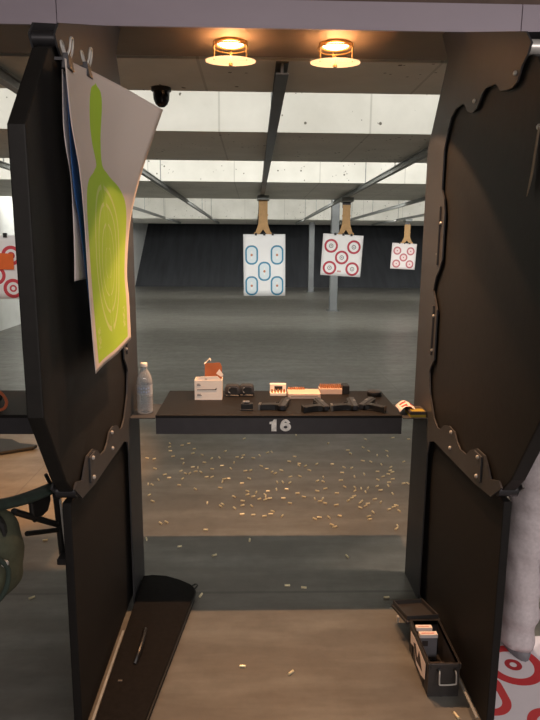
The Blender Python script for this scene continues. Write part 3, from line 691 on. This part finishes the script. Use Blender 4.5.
# ------------------------------------------------------------------ brass on the floor
CAS = [(-0.71,4.90),(-0.70,4.81),(-0.68,4.71),(-0.60,4.85),(-0.55,4.90),(-0.49,4.76),(-0.84,4.54),(-0.78,4.52),(-0.49,4.65),(-0.64,4.58),(-0.56,4.52),(-0.41,4.61),(-0.23,4.70),(-0.27,4.55),(-0.33,4.53),(-0.08,5.03),(-0.13,4.56),(-0.08,4.60),(-0.09,4.54),(0.05,4.60),(0.00,4.54),(0.15,4.68),(-0.15,4.44),(-0.24,4.37),(-0.54,4.42),(-0.38,4.44),(-0.74,4.31),(-0.54,4.26),(-0.46,4.34),(-0.42,4.33),(-0.50,4.21),(-0.47,4.21),(-0.43,4.25),(-0.39,4.24),(-0.31,4.30),(-0.34,4.14),(-0.30,4.14),(-0.17,4.31),(0.06,4.36),(0.10,4.30),(0.14,4.24),(-0.06,4.26),(-0.02,4.27),(-0.03,4.11),(-0.65,4.19),(-0.61,4.13),(-0.68,4.09),(-0.74,4.01),(-0.71,4.00),(-0.52,3.99),(-0.51,4.11),(-0.22,4.05),(-0.21,4.10),(-0.18,4.11),(-0.40,3.92),(-0.23,3.94),(-0.08,4.02),(-0.70,3.82),(-0.66,3.72),(-0.13,3.79),(-0.04,3.88),(-0.04,3.82),(-0.00,3.79),(0.02,3.86),(0.08,3.82),(0.10,3.88),(0.08,3.74),(0.11,3.76),(0.04,3.75),(-0.30,3.69),(-0.20,3.67),(-0.21,3.64),(-0.07,3.72),(-0.07,3.65),(-0.12,3.61),(-0.01,3.64),(-0.07,3.52),(0.00,3.51),(0.07,3.49),(0.11,3.52),(-0.56,3.40),(0.38,5.13),(0.64,4.90),(0.78,4.72),(0.79,4.64),(0.92,4.79),(0.98,5.01),(0.95,4.70),(1.00,4.60),(1.10,4.70),(1.23,5.05),(1.08,4.58),(1.36,5.01),(0.28,4.46),(0.33,4.57),(0.15,4.70),(0.35,4.37),(0.40,4.36),(0.37,4.35),(0.42,4.27),(0.15,4.23),(0.21,4.27),(0.49,4.40),(0.61,4.40),(0.69,4.33),(0.75,4.32),(0.66,4.22),(0.63,4.07),(0.86,4.47),(0.92,4.45),(0.82,4.19),(0.74,4.14),(0.51,4.13),(0.46,4.06),(0.50,4.05),(0.50,3.92),(0.44,3.88),(0.57,3.84),(0.30,3.84),(0.34,3.78),(0.20,3.76),(0.12,3.76),(0.41,3.75),(0.44,3.71),(0.47,3.68),(0.46,3.71),(0.24,3.68),(0.54,3.65),(0.64,3.95),(0.63,3.72),(0.66,3.76),(0.68,3.79),(0.71,3.94),(0.70,3.88),(0.70,3.68),(0.69,3.61),(0.71,3.66),(0.75,3.67),(0.76,3.69),(0.81,3.74),(0.76,3.54),(0.87,3.96),(0.88,3.89),(0.95,3.83),(0.93,3.64),(0.93,3.56),(0.93,3.59),(0.87,3.58),(0.84,3.69),(0.95,4.14),(1.05,4.33),(1.03,4.26),(1.04,4.23),(1.00,4.19),(1.01,4.09),(0.95,3.97),(0.97,4.03),(1.18,4.45),(1.07,4.01),(1.10,4.01),(0.99,4.39),(0.93,4.24),(0.90,4.08),(0.77,3.86),(0.75,3.92),(0.80,3.93),(0.54,3.49),(0.47,3.47),(0.41,3.47),(0.38,3.45),(0.18,3.49),(0.12,3.53),(0.72,3.44),(0.49,3.34),(0.87,3.35),(0.27,4.14),(0.34,4.15),(0.17,4.04),(0.21,4.04),(0.26,4.03),(0.16,3.91),(0.23,3.91),(-0.02,3.18),(0.51,2.99),(0.17,2.71),(0.25,2.69),(-0.25,2.63),(0.64,2.60),(-0.21,3.01),(-0.41,3.11),(-0.61,3.20),(-0.56,3.38),(-0.28,3.31),(0.49,3.34),(0.71,3.42),(0.86,3.33),(-1.05,2.62),(-1.18,3.19),(0.15,2.09),(-0.04,2.13),(0.73,1.86)]
bm = B(); lathe(bm, [(.0052, -.0125), (.0052, -.0110), (.0040, -.0105), (.0040, -.0095), (.0050, -.0088), (.0050, .0125), (.0043, .0125), (.0043, -.008)], (0, 0, 0), 12, ax='x')
proto = obj('shell_casing', bm, M['brass'], None, True, origin=(0, 0, 0))
tag(proto, 'spent brass cartridge casing lying on the concrete floor around counter 16', 'cartridge casing', 'spent casings on the floor')
placed = []
first = True
for x, y in CAS:
    for _ in range(6):
        if all((x-a)**2+(y-b)**2 > .03**2 for a, b in placed): break
        x += random.uniform(-.03, .03); y += random.uniform(-.03, .03)
    placed.append((x, y))
    o = proto if first else proto.copy()
    if not first: COL.objects.link(o)
    first = False
    o.location = (x, y, .0055); o.rotation_euler = (0, 0, random.uniform(0, PI*2)); k = random.uniform(.98, 1.15); o.scale = (k, 1.05, 1.05)

# ------------------------------------------------------------------ floor things at our feet
# soft rifle case lying along the left divider
t = thing('rifle_case', 'black soft rifle case lying on the floor along the left divider', 'gun case', (-.45, 2.1, 0))
out = [(-.545, 1.30), (-.435, 1.30), (-.365, 1.87), (-.277, 2.585), (-.274, 2.62), (-.283, 2.642), (-.305, 2.662), (-.36, 2.71), (-.43, 2.745), (-.50, 2.755), (-.545, 2.745)]
bm = B(); prism(bm, out, 'z', .002, .045, .010); obj('case_body', bm, M['case'], t, True)
bm = B(); tube(bm, [(x, y, .024) for x, y in out], .0045, 8, True); obj('zip_piping', bm, M['black'], t, True)
bm = B(); tube(bm, smooth_path([(-.46, 2.10, .046), (-.45, 2.13, .075), (-.445, 2.20, .085), (-.45, 2.27, .075), (-.46, 2.30, .046)]), .008, 8); obj('carry_handle', bm, M['black'], t, True)
bm = B(); tube(bm, smooth_path([(-.283, 2.640, .03), (-.270, 2.665, .035), (-.282, 2.685, .03), (-.298, 2.668, .03)]), .004, 6); obj('end_loop', bm, M['black'], t, True)
bm = B(); box(bm, -.505, -.490, 2.0, 2.008, .0455, .048); obj('zip_pull', bm, M['gun_grey'], t, label='small grey zip pull')

# ammo can, lid folded open at the far end
t = thing('ammo_can', 'open black plastic ammo can on the floor against the right divider', 'ammo can', (.712, 2.11, 0))
ax0, ax1, ay0, ay1, ah = .648, .772, 1.952, 2.225, .142
bm = B(); box(bm, ax0+.006, ax1-.006, ay0+.006, ay1-.006, .001, .006)
for q in (0, 1):
    xa = ax0+.004 if q == 0 else ax1-.009
    box(bm, xa, xa+.005, ay0+.004, ay1-.004, .004, ah)
    ya = ay0+.004 if q == 0 else ay1-.009
    box(bm, ax0+.009, ax1-.009, ya, ya+.005, .004, ah)
box(bm, ax0, ax0+.009, ay0, ay1, ah-.022, ah, .002, 1); box(bm, ax1-.009, ax1, ay0, ay1, ah-.022, ah, .002, 1)
box(bm, ax0+.009, ax1-.009, ay0, ay0+.009, ah-.022, ah, .002, 1); box(bm, ax0+.009, ax1-.009, ay1-.009, ay1, ah-.022, ah, .002, 1)
for yy in (2.02, 2.10, 2.18): box(bm, ax0+.001, ax0+.004, yy-.008, yy+.008, .01, ah-.022)
obj('can_body', bm, M['mag'], t)
L = thing('tmp', None, None); COL.objects.unlink(L); bpy.data.objects.remove(L)
bm = B(); prism(bm, rrect(.150, .335, .012, 4), 'z', 0, .012, .003)
box(bm, -.068, -.062, -.155, .155, .012, .030); box(bm, .062, .068, -.155, .155, .012, .030); box(bm, -.062, .062, -.155, -.149, .012, .030); box(bm, -.062, .062, .149, .155, .012, .030)
bmesh.ops.transform(bm, verts=bm.verts[:], matrix=Matrix.Translation((.700, 2.325, .098)) @ Matrix.Rotation(math.radians(5), 4, 'Z') @ Matrix.Rotation(math.radians(-13), 4, 'X') @ Matrix.Scale(.6, 4, (0, 1, 0)))
lid = obj('lid', bm, M['mag'], t)
bm = B(); tube(bm, smooth_path([(.690, 1.950, .118), (.688, 1.940, .108), (.688, 1.936, .075), (.694, 1.935, .068), (.744, 1.935, .070), (.750, 1.936, .077), (.750, 1.940, .108), (.748, 1.950, .118)], 4), .0028, 8); obj('wire_handle', bm, M['steel'], t, True, label='bright wire handle')
bm = B(); box(bm, .684, .694, 1.947, 1.957, .110, .124, .001, 1); box(bm, .744, .754, 1.947, 1.957, .110, .124, .001, 1); obj('handle_mount', bm, M['black'], t)
bm = B(); prism(bm, [(1.985, .116), (2.14, .117), (2.195, .108), (2.19, .060), (2.14, .075), (2.10, .030), (2.03, .034), (1.985, .052)], 'x', ax0-.0005, ax0+.0005); obj('side_label', bm, M['pale_sheet'], t, label='torn pale side label')
bm = B(); prism(bm, [(2.02, .058), (2.07, .110), (2.09, .062), (2.12, .104), (2.15, .090), (2.10, .046)], 'x', ax0-.0012, ax0-.0006); obj('label_print', bm, M['ink'], t)
bm = B(); box(bm, .618, .626, 2.30, 2.318, .074, .100, .001, 1); obj('latch', bm, M['steel'], lid, label='bright latch')
def carton(x0, x1, y0, y1, h, label, m, rot=0):
    t = thing('cartridge_carton', label, 'carton', ((x0+x1)/2, (y0+y1)/2, .0065), 'cartons in the ammo can')
    bm = B(); box(bm, x0, x1, y0, y1, .0065, h, .001, 1); obj('carton_body', bm, m, t)
    bm = B(); box(bm, x0-.0004, x1+.0004, y0-.0004, y1+.0004, h-.014, h+.0006); obj('top_band', bm, M['pale_sheet'], t, label='white top band')
    bm = B(); box(bm, x0+.008, x1-.012, y0+.008, y1-.01, h+.0007, h+.0012); obj('top_print', bm, M['red'], t)
    bm = B(); box(bm, x0+.010, x0+.034, y0-.0012, y0-.0005, h-.05, h-.026); obj('front_print', bm, M['ink'], t)
carton(.672, .744, 2.150, 2.172, .122, 'grey cartridge carton standing upright in the ammo can, nearer one', M['grey_box'])
carton(.668, .732, 2.186, 2.206, .128, 'cartridge carton standing at the far end inside the ammo can', M['ink'])
bm = B(); box(bm, .668, .755, 1.975, 2.09, .0065, .048, .002, 1); o = obj('ammunition_bag', bm, M['ink']); tag(o, 'dark packet with a red strip lying low in the ammo can', 'packet')
bm = B(); box(bm, .69, .745, 2.03, 2.045, .0482, .052); obj('red_strip', bm, M['red'], o, label='red strip')

# ------------------------------------------------------------------ right hand neighbour standing on a target sheet
bm = B(); uvl = bm.loops.layers.uv.new('UVMap'); N = 12; g = []
for j in range(N+1):
    r = []
    for i in range(N+1):
        u, v = i/N-.5, j/N-.5
        r.append(bm.verts.new((1.17+.66*u, 1.94+.03*u+.72*v, .0015+.002*abs(math.sin(9*u+4*v)))))
    g.append(r)
for j in range(N):
    for i in range(N):
        f = bm.faces.new([g[j][i], g[j][i+1], g[j+1][i+1], g[j+1][i]])
        for l, (ii, jj) in zip(f.loops, ((i, j), (i+1, j), (i+1, j+1), (i, j+1))): l[uvl].uv = ((ii/N-.5)*.66, (jj/N-.5)*.72)
o = obj('floor_target', bm, M['floor_sheet'], smooth=True); tag(o, 'white sheet with big red rings lying on the floor by the neighbour’s foot'.replace('’', "'"), 'target')

PX, PY = 1.107, 2.24   # left foot
p = thing('person', 'person in grey trousers standing behind the right divider, seen from the thigh down', 'person', (PX+.12, PY, 0))
def skin_mesh(name, verts, edges, radii, m, parent, sub=2):
    me = bpy.data.meshes.new(name); o0 = root_loc(parent)
    me.from_pydata([tuple(Vector(v)-o0) for v in verts], edges, []); me.materials.append(m)
    o = bpy.data.objects.new(name, me); COL.objects.link(o); o.parent = parent
    md = o.modifiers.new('skin', 'SKIN'); md.use_smooth_shade = True
    for i, r in enumerate(radii):
        sv = me.skin_vertices[0].data[i]; sv.radius = (r, r) if isinstance(r, (int, float)) else r; sv.use_root = (i == 0)
    sb = o.modifiers.new('sub', 'SUBSURF'); sb.levels = sub; sb.render_levels = sub
    return o
HX = PX+.115
def body():
    V = [(HX, PY, .93), (HX, PY-.01, 1.10), (HX, PY-.02, 1.28), (HX, PY-.01, 1.40), (HX, PY+.01, 1.49), (HX, PY+.03, 1.56), (HX, PY+.05, 1.65), (HX, PY+.05, 1.74)]
    E = [(i, i+1) for i in range(7)]; Rr = [(.14, .10), (.13, .09), (.145, .10), (.12, .085), (.046, .046), (.046, .05), (.078, .098), (.06, .08)]
    for s in (-1, 1):
        b = len(V)
        V += [(HX+s*.18, PY-.01, 1.40), (HX+s*.21, PY+.10, 1.20), (HX+s*.10, PY+.33, 1.26), (HX+s*.05, PY+.42, 1.30)]
        E += [(3, b), (b, b+1), (b+1, b+2), (b+2, b+3)]; Rr += [.06, .047, .034, .028]
        for k in range(4):
            c = len(V); dz = -.028+.019*k
            V += [(HX+s*.035, PY+.47, 1.30+dz), (HX+s*.005, PY+.50, 1.30+dz), (HX+s*-.012, PY+.475, 1.298+dz)]
            E += [(b+3, c), (c, c+1), (c+1, c+2)]; Rr += [.0095, .009, .008]
        c = len(V); V += [(HX+s*.04, PY+.46, 1.335), (HX+s*.025, PY+.50, 1.35)]; E += [(b+3, c), (c, c+1)]; Rr += [.011, .009]
        b = len(V)
        V += [(HX+s*.09, PY, .84), (HX+s*.11, PY+.01, .50), (HX+s*.115, PY-.01, .10), (HX+s*.115, PY+.11, .045)]
        E += [(0, b), (b, b+1), (b+1, b+2), (b+2, b+3)]; Rr += [.085, .058, .042, .036]
    return skin_mesh('body', V, E, Rr, M['skin'], p)
body()
def ring(cx, cy, z, rx, ry, n=28, wob=0., ph=0.):
    return [(cx+rx*(1+wob*math.sin(3*a+ph)+wob*.7*math.sin(5*a+2*ph))*math.cos(a), cy+ry*(1+wob*math.sin(4*a+ph))*math.sin(a), z) for a in [2*PI*k/n for k in range(n)]]
# trousers: hips and two legs in one garment
tr = None
bm = B()
for s in (-1, 1):
    cx0 = HX+s*.115; secs = []
    for k in range(41):
        f = k/40; z = .040+.86*f
        cx = cx0-s*.022*f**1.5; cy = PY-.012+.018*math.sin(PI*f)
        rx = .064+.012*f+.029*max(0, f-.45)/.55; ry = .078+.012*f+.045*max(0, f-.45)/.55
        fold = .055*math.sin(f*44+1.4*math.sin(f*9))*(1.2 if f < .3 else .6)+.03*math.sin(f*17+s)+(.09 if f < .035 else 0)
        secs.append(ring(cx+.006*math.sin(f*13+s), cy, z+.004*math.sin(f*23), rx*(1+fold), ry*(1+fold), 28, .035, f*16))
    loft(bm, secs)
loft(bm, [ring(HX, PY, z, rx, ry) for z, rx, ry in ((.80, .17, .115), (.86, .196, .132), (.93, .190, .130), (1.0, .170, .12), (1.04, .166, .118))])
trousers = obj('trousers', bm, M['pants'], p, True, label='light grey trousers', sharp=80)
bm = B()
for s in (-1, 1):
    loft(bm, [ring(HX+s*.115, PY+dy, z, rx, ry, 20) for z, rx, ry, dy in ((.003, .048, .135, .034), (.02, .052, .138, .034), (.05, .050, .122, .034), (.08, .042, .066, .0), (.11, .038, .05, -.012))])
obj('shoes', bm, M['shoe'], p, True, label='grey shoes')
bm = B(); loft(bm, [ring(HX, PY, z, rx, ry) for z, rx, ry in ((.97, .185, .135), (1.1, .172, .125), (1.28, .196, .142), (1.38, .205, .135), (1.43, .185, .118), (1.475, .125, .092), (1.505, .072, .072), (1.53, .062, .064))])
for s in (-1, 1): tube(bm, smooth_path([(HX+s*.10, PY-.01, 1.41), (HX+s*.195, PY-.005, 1.39), (HX+s*.215, PY+.06, 1.27), (HX+s*.20, PY+.12, 1.205)]), [.072]*4+[.078]*8+[.066]*7, 14)
obj('shirt', bm, M['shirt'], p, True, label='charcoal shirt', sharp=80)
bm = B(); bmesh.ops.create_uvsphere(bm, u_segments=24, v_segments=14, radius=1)
bmesh.ops.delete(bm, geom=[v for v in bm.verts if v.co.z < -.75 or (v.co.z < -.15 and v.co.y > -.15) or (v.co.y > .55 and v.co.z < .45)], context='VERTS')
bmesh.ops.transform(bm, verts=bm.verts[:], matrix=Matrix.Translation((HX, PY+.045, 1.70)) @ Matrix.Diagonal((.088, .112, .122, 1)))
obj('hair', bm, M['hair'], p, True)
bm = B(); tube(bm, [(HX, PY+.135, 1.70), (HX, PY+.152, 1.672), (HX, PY+.14, 1.66)], [.008, .014, .010], 8)
for s in (-1, 1): tube(bm, [(HX+s*.082, PY+.045, 1.69), (HX+s*.092, PY+.035, 1.675), (HX+s*.084, PY+.045, 1.645)], [.010, .016, .008], 8)
obj('nose_and_ears', bm, M['skin'], p, True)
bm = B()
for s in (-1, 1): bmesh.ops.create_uvsphere(bm, u_segments=10, v_segments=8, radius=.011, matrix=Matrix.Translation((HX+s*.032, PY+.128, 1.695)))
obj('eyes', bm, M['pale_sheet'], p, True)
# webbing strap hanging on the right divider at the picture's edge
t = thing('hanging_strap', 'short tan webbing strap hanging on the right divider at the picture edge', 'strap', (.79, 1.75, 1.98))
bm = B(); tube(bm, smooth_path([(.794, 1.742, 1.99), (.790, 1.745, 1.93), (.788, 1.752, 1.86), (.786, 1.768, 1.80)]), [.010]*13+[.010, .009, .008, .006, .004, .003], 8, flat=.35); obj('webbing', bm, M['tape_tan'], t, True)
bm = B(); lathe(bm, [(.008, 0), (.008, .010), (.004, .013)], (.799, 1.742, 1.985), 10, ax='x')
for v in bm.verts: v.co.x = .799-(v.co.x-.799)
bmesh.ops.recalc_face_normals(bm, faces=bm.faces[:]); obj('stud', bm, M['steel'], t, True)

# ------------------------------------------------------------------ left neighbour: rack with hanging bag, ear defenders, floor mat
t = thing('side_rack', 'black tubular rack with dark green padded bar on the left divider', 'rack', (-.70, 1.85, .5))
def T(name, pts, r, m='black', sm=True, n=5, lab=None, flat=1.):
    bm = B(); tube(bm, smooth_path(pts, n) if sm else pts, r, 10, flat=flat); return obj(name, bm, M[m], t, True, label=lab)
T('post', [(-.660, 1.905, .845), (-.660, 1.915, .80), (-.660, 1.93, .66), (-.659, 1.937, .60), (-.652, 1.945, .570), (-.638, 1.955, .556)], .012)
T('bright_strip', [(-.646, 1.905, .815), (-.646, 1.92, .70), (-.645, 1.93, .62)], .004, 'steel', lab='bright metal strip')
T('padded_bar', [(-.80, 1.50, .965), (-.74, 1.58, .935), (-.69, 1.72, .898), (-.662, 1.91, .858)], .026, 'dark_green', flat=.6, lab='dark green padded bar')
T('diagonal_brace', [(-.70, 1.66, .885), (-.662, 1.90, .728)], .010, sm=False)
T('side_rail', [(-.690, 1.72, .785), (-.664, 1.915, .700)], .008, sm=False)
T('top_hook', [(-.664, 1.905, .86), (-.668, 1.88, .885), (-.672, 1.86, .92)], .006)
bm = B(); prism(bm, [(1.74, .875), (1.90, .855), (1.90, .815), (1.87, .79), (1.82, .795), (1.785, .815), (1.765, .80), (1.745, .835)], 'x', -.690, -.674, .006); obj('hanging_pouch', bm, M['black'], t)
for z in (.60, .84):
    bm = B(); box(bm, -.662, -.6305, 1.88, 1.94, z-.012, z+.012, .003, 1); obj('mounting_bracket', bm, M['dark_steel'], t)

t = thing('canvas_bag', 'rounded olive canvas bag hanging at the left picture edge by the left divider', 'bag', (-.86, 1.62, .62))
bm = B(); bmesh.ops.create_uvsphere(bm, u_segments=32, v_segments=22, radius=1)
for v in bm.verts:
    for k in range(3): v.co[k] = math.copysign(abs(v.co[k])**.78, v.co[k])
    v.co *= 1+.03*math.sin(5*v.co.x+3*v.co.z)+.02*math.sin(9*v.co.z+4*v.co.y)
bmesh.ops.transform(bm, verts=bm.verts[:], matrix=Matrix.Translation((-.862, 1.60, .785)) @ Matrix.Diagonal((.155, .10, .145, 1)))
obj('bag_body', bm, M['olive'], t, True)
bm = B(); tube(bm, smooth_path([(-.845, 1.492, .86), (-.76, 1.496, .84), (-.715, 1.52, .78), (-.74, 1.50, .70), (-.845, 1.494, .67)], 6), .007, 8); obj('seam_piping', bm, M['dark_green'], t, True)
bm = B(); tube(bm, smooth_path([(-.93, 1.58, .915), (-.86, 1.555, .965), (-.79, 1.55, .955), (-.745, 1.57, .89), (-.735, 1.56, .83)], 6), .018, 8, flat=.45); obj('shoulder_strap', bm, M['black'], t, True)
bm = B(); lathe(bm, [(.001, -.004), (.010, -.003), (.010, .003), (.001, .004)], (-.722, 1.518, .80), 14, ax='y'); obj('snap_button', bm, M['steel'], t, True, label='bright snap button')
bm = B(); tube(bm, smooth_path([(-.86, 1.60, .65), (-.862, 1.60, .60), (-.858, 1.60, .56)]), .006, 8); obj('drawcord', bm, M['black'], t, True)
t.location.x += .048

t = thing('ear_defenders', 'orange banded ear defenders on the left neighbour counter', 'ear defenders', (-1.17, 2.72, .909))
bm = B(); tube(bm, smooth_path([(-1.24, 2.70, .965), (-1.205, 2.70, .995), (-1.16, 2.69, .995), (-1.125, 2.68, .955), (-1.13, 2.66, .922), (-1.17, 2.65, .917), (-1.21, 2.655, .935)]), .007, 8); obj('headband', bm, M['cable'], t, True, label='orange headband')
for dx in (0, .01): 
    bm = B(); lathe(bm, [(.012, -.02), (.034, -.018), (.038, 0), (.030, .016), (.01, .02)], (-1.235+dx, 2.71+dx*8, .9475), 18, ax='y'); obj('ear_cup', bm, M['black'], t, True)
bm = B(); pts = [(-2.4, 4.55), (-2.0, 4.62), (-1.80, 4.74), (-1.79, 4.80), (-1.95, 4.83), (-2.05, 4.95), (-2.4, 5.0)]
prism(bm, pts, 'z', .002, .03, .008); o = obj('floor_mat', bm, M['black']); tag(o, 'crumpled dark mat on the tan floor beyond the left counter', 'mat')

# ------------------------------------------------------------------ lights
def area(name, loc, rot, sx, sy, power, col=(1, 1, 1)):
    l = bpy.data.lights.new(name, 'AREA'); l.shape = 'RECTANGLE'; l.size = sx; l.size_y = sy; l.energy = power; l.color = col
    o = bpy.data.objects.new(name, l); COL.objects.link(o); o.location = loc; o.rotation_euler = rot; return o
def point(name, loc, power, col, r=.015):
    l = bpy.data.lights.new(name, 'POINT'); l.energy = power; l.color = col; l.shadow_soft_size = r
    o = bpy.data.objects.new(name, l); COL.objects.link(o); o.location = loc; return o
WARM = (1, .53, .27)
def lamp(x, wide, narrow, col=WARM, aim=None, cone=101):
    for p_, c_, b_ in ((wide, cone, .10), (narrow, 92, .95)):
        if not p_: continue
        l = bpy.data.lights.new('halogen_lamp', 'SPOT'); l.energy = p_; l.color = col; l.shadow_soft_size = .014; l.spot_size = math.radians(c_); l.spot_blend = b_ if not aim else .5
        o = bpy.data.objects.new('halogen_lamp', l); COL.objects.link(o); o.location = (x, LY, CZ-.036)
        if aim: o.rotation_euler = (Vector(aim)-o.location).to_track_quat('-Z', 'Y').to_euler()
    if not aim: point('lamp_glow', (x, LY+.07, CZ-.040), 0.6, (1, .52, .24), .02)
for x in (-.105, .355): lamp(x, 46, 175)
for x in (-1.53, -1.07): lamp(x, 300, 0, (1, .43, .13), (-1.85, 4.3, 0), 46)
for x in (1.33, 1.79): lamp(x, 75, 0, (1, .80, .66), (1.32, 2.05, 0), 62)
COOL = (1, .985, .94)
for y, pw in ((3.93, 76), (6.86, 170), (12.1, 390)):
    area('baffle_strip_light', (2.0, y, 2.80), (math.radians(78), 0, 0), 13.5, .08, pw, COOL)
area('trap_fill_light', (2.0, 19.13, 2.52), (math.radians(84), 0, 0), 13.5, .05, 260, COOL)  # added light to brighten the trap and the far walls
area('lobby_side_light', (3.2, -1.6, 2.75), (math.radians(52), 0, math.radians(8)), 2.0, .35, 45, (1, .92, .92))
area('lobby_ceiling_light', (.8, -2.4, 2.75), (math.radians(52), 0, 0), 5.0, .35, 118, (1, .90, .86))
w = bpy.data.worlds.new('World'); SC.world = w; w.use_nodes = True
w.node_tree.nodes['Background'].inputs[0].default_value = (.5, .48, .46, 1); w.node_tree.nodes['Background'].inputs[1].default_value = .05

# ------------------------------------------------------------------ camera
cam = bpy.data.cameras.new('camera'); co = bpy.data.objects.new('camera', cam); COL.objects.link(co); SC.camera = co
cam.sensor_fit = 'VERTICAL'; cam.sensor_height = 36; cam.lens = 30; cam.clip_start = .02
f = 600.; dx, dy = 254-270, 247-360; roll = .008
ux = math.cos(roll)*dx+math.sin(roll)*dy; uy = -math.sin(roll)*dx+math.cos(roll)*dy
yaw = math.atan2(-ux, math.hypot(f, uy)); pit = math.atan2(-uy, f)
fw = Vector((math.sin(yaw)*math.cos(pit), math.cos(yaw)*math.cos(pit), -math.sin(pit)))
r0 = Vector((math.cos(yaw), -math.sin(yaw), 0)); u0 = r0.cross(fw)
R_ = math.cos(roll)*r0+math.sin(roll)*u0; U_ = -math.sin(roll)*r0+math.cos(roll)*u0
mw = Matrix((R_, U_, -fw)).transposed().to_4x4(); mw.translation = (0, 0, 1.65); co.matrix_world = mw
SC.cycles.use_denoising = True
SC.view_settings.view_transform = 'Standard'; SC.view_settings.look = 'None'; SC.view_settings.exposure = 0; SC.view_settings.gamma = 1
SC.view_settings.use_curve_mapping = False
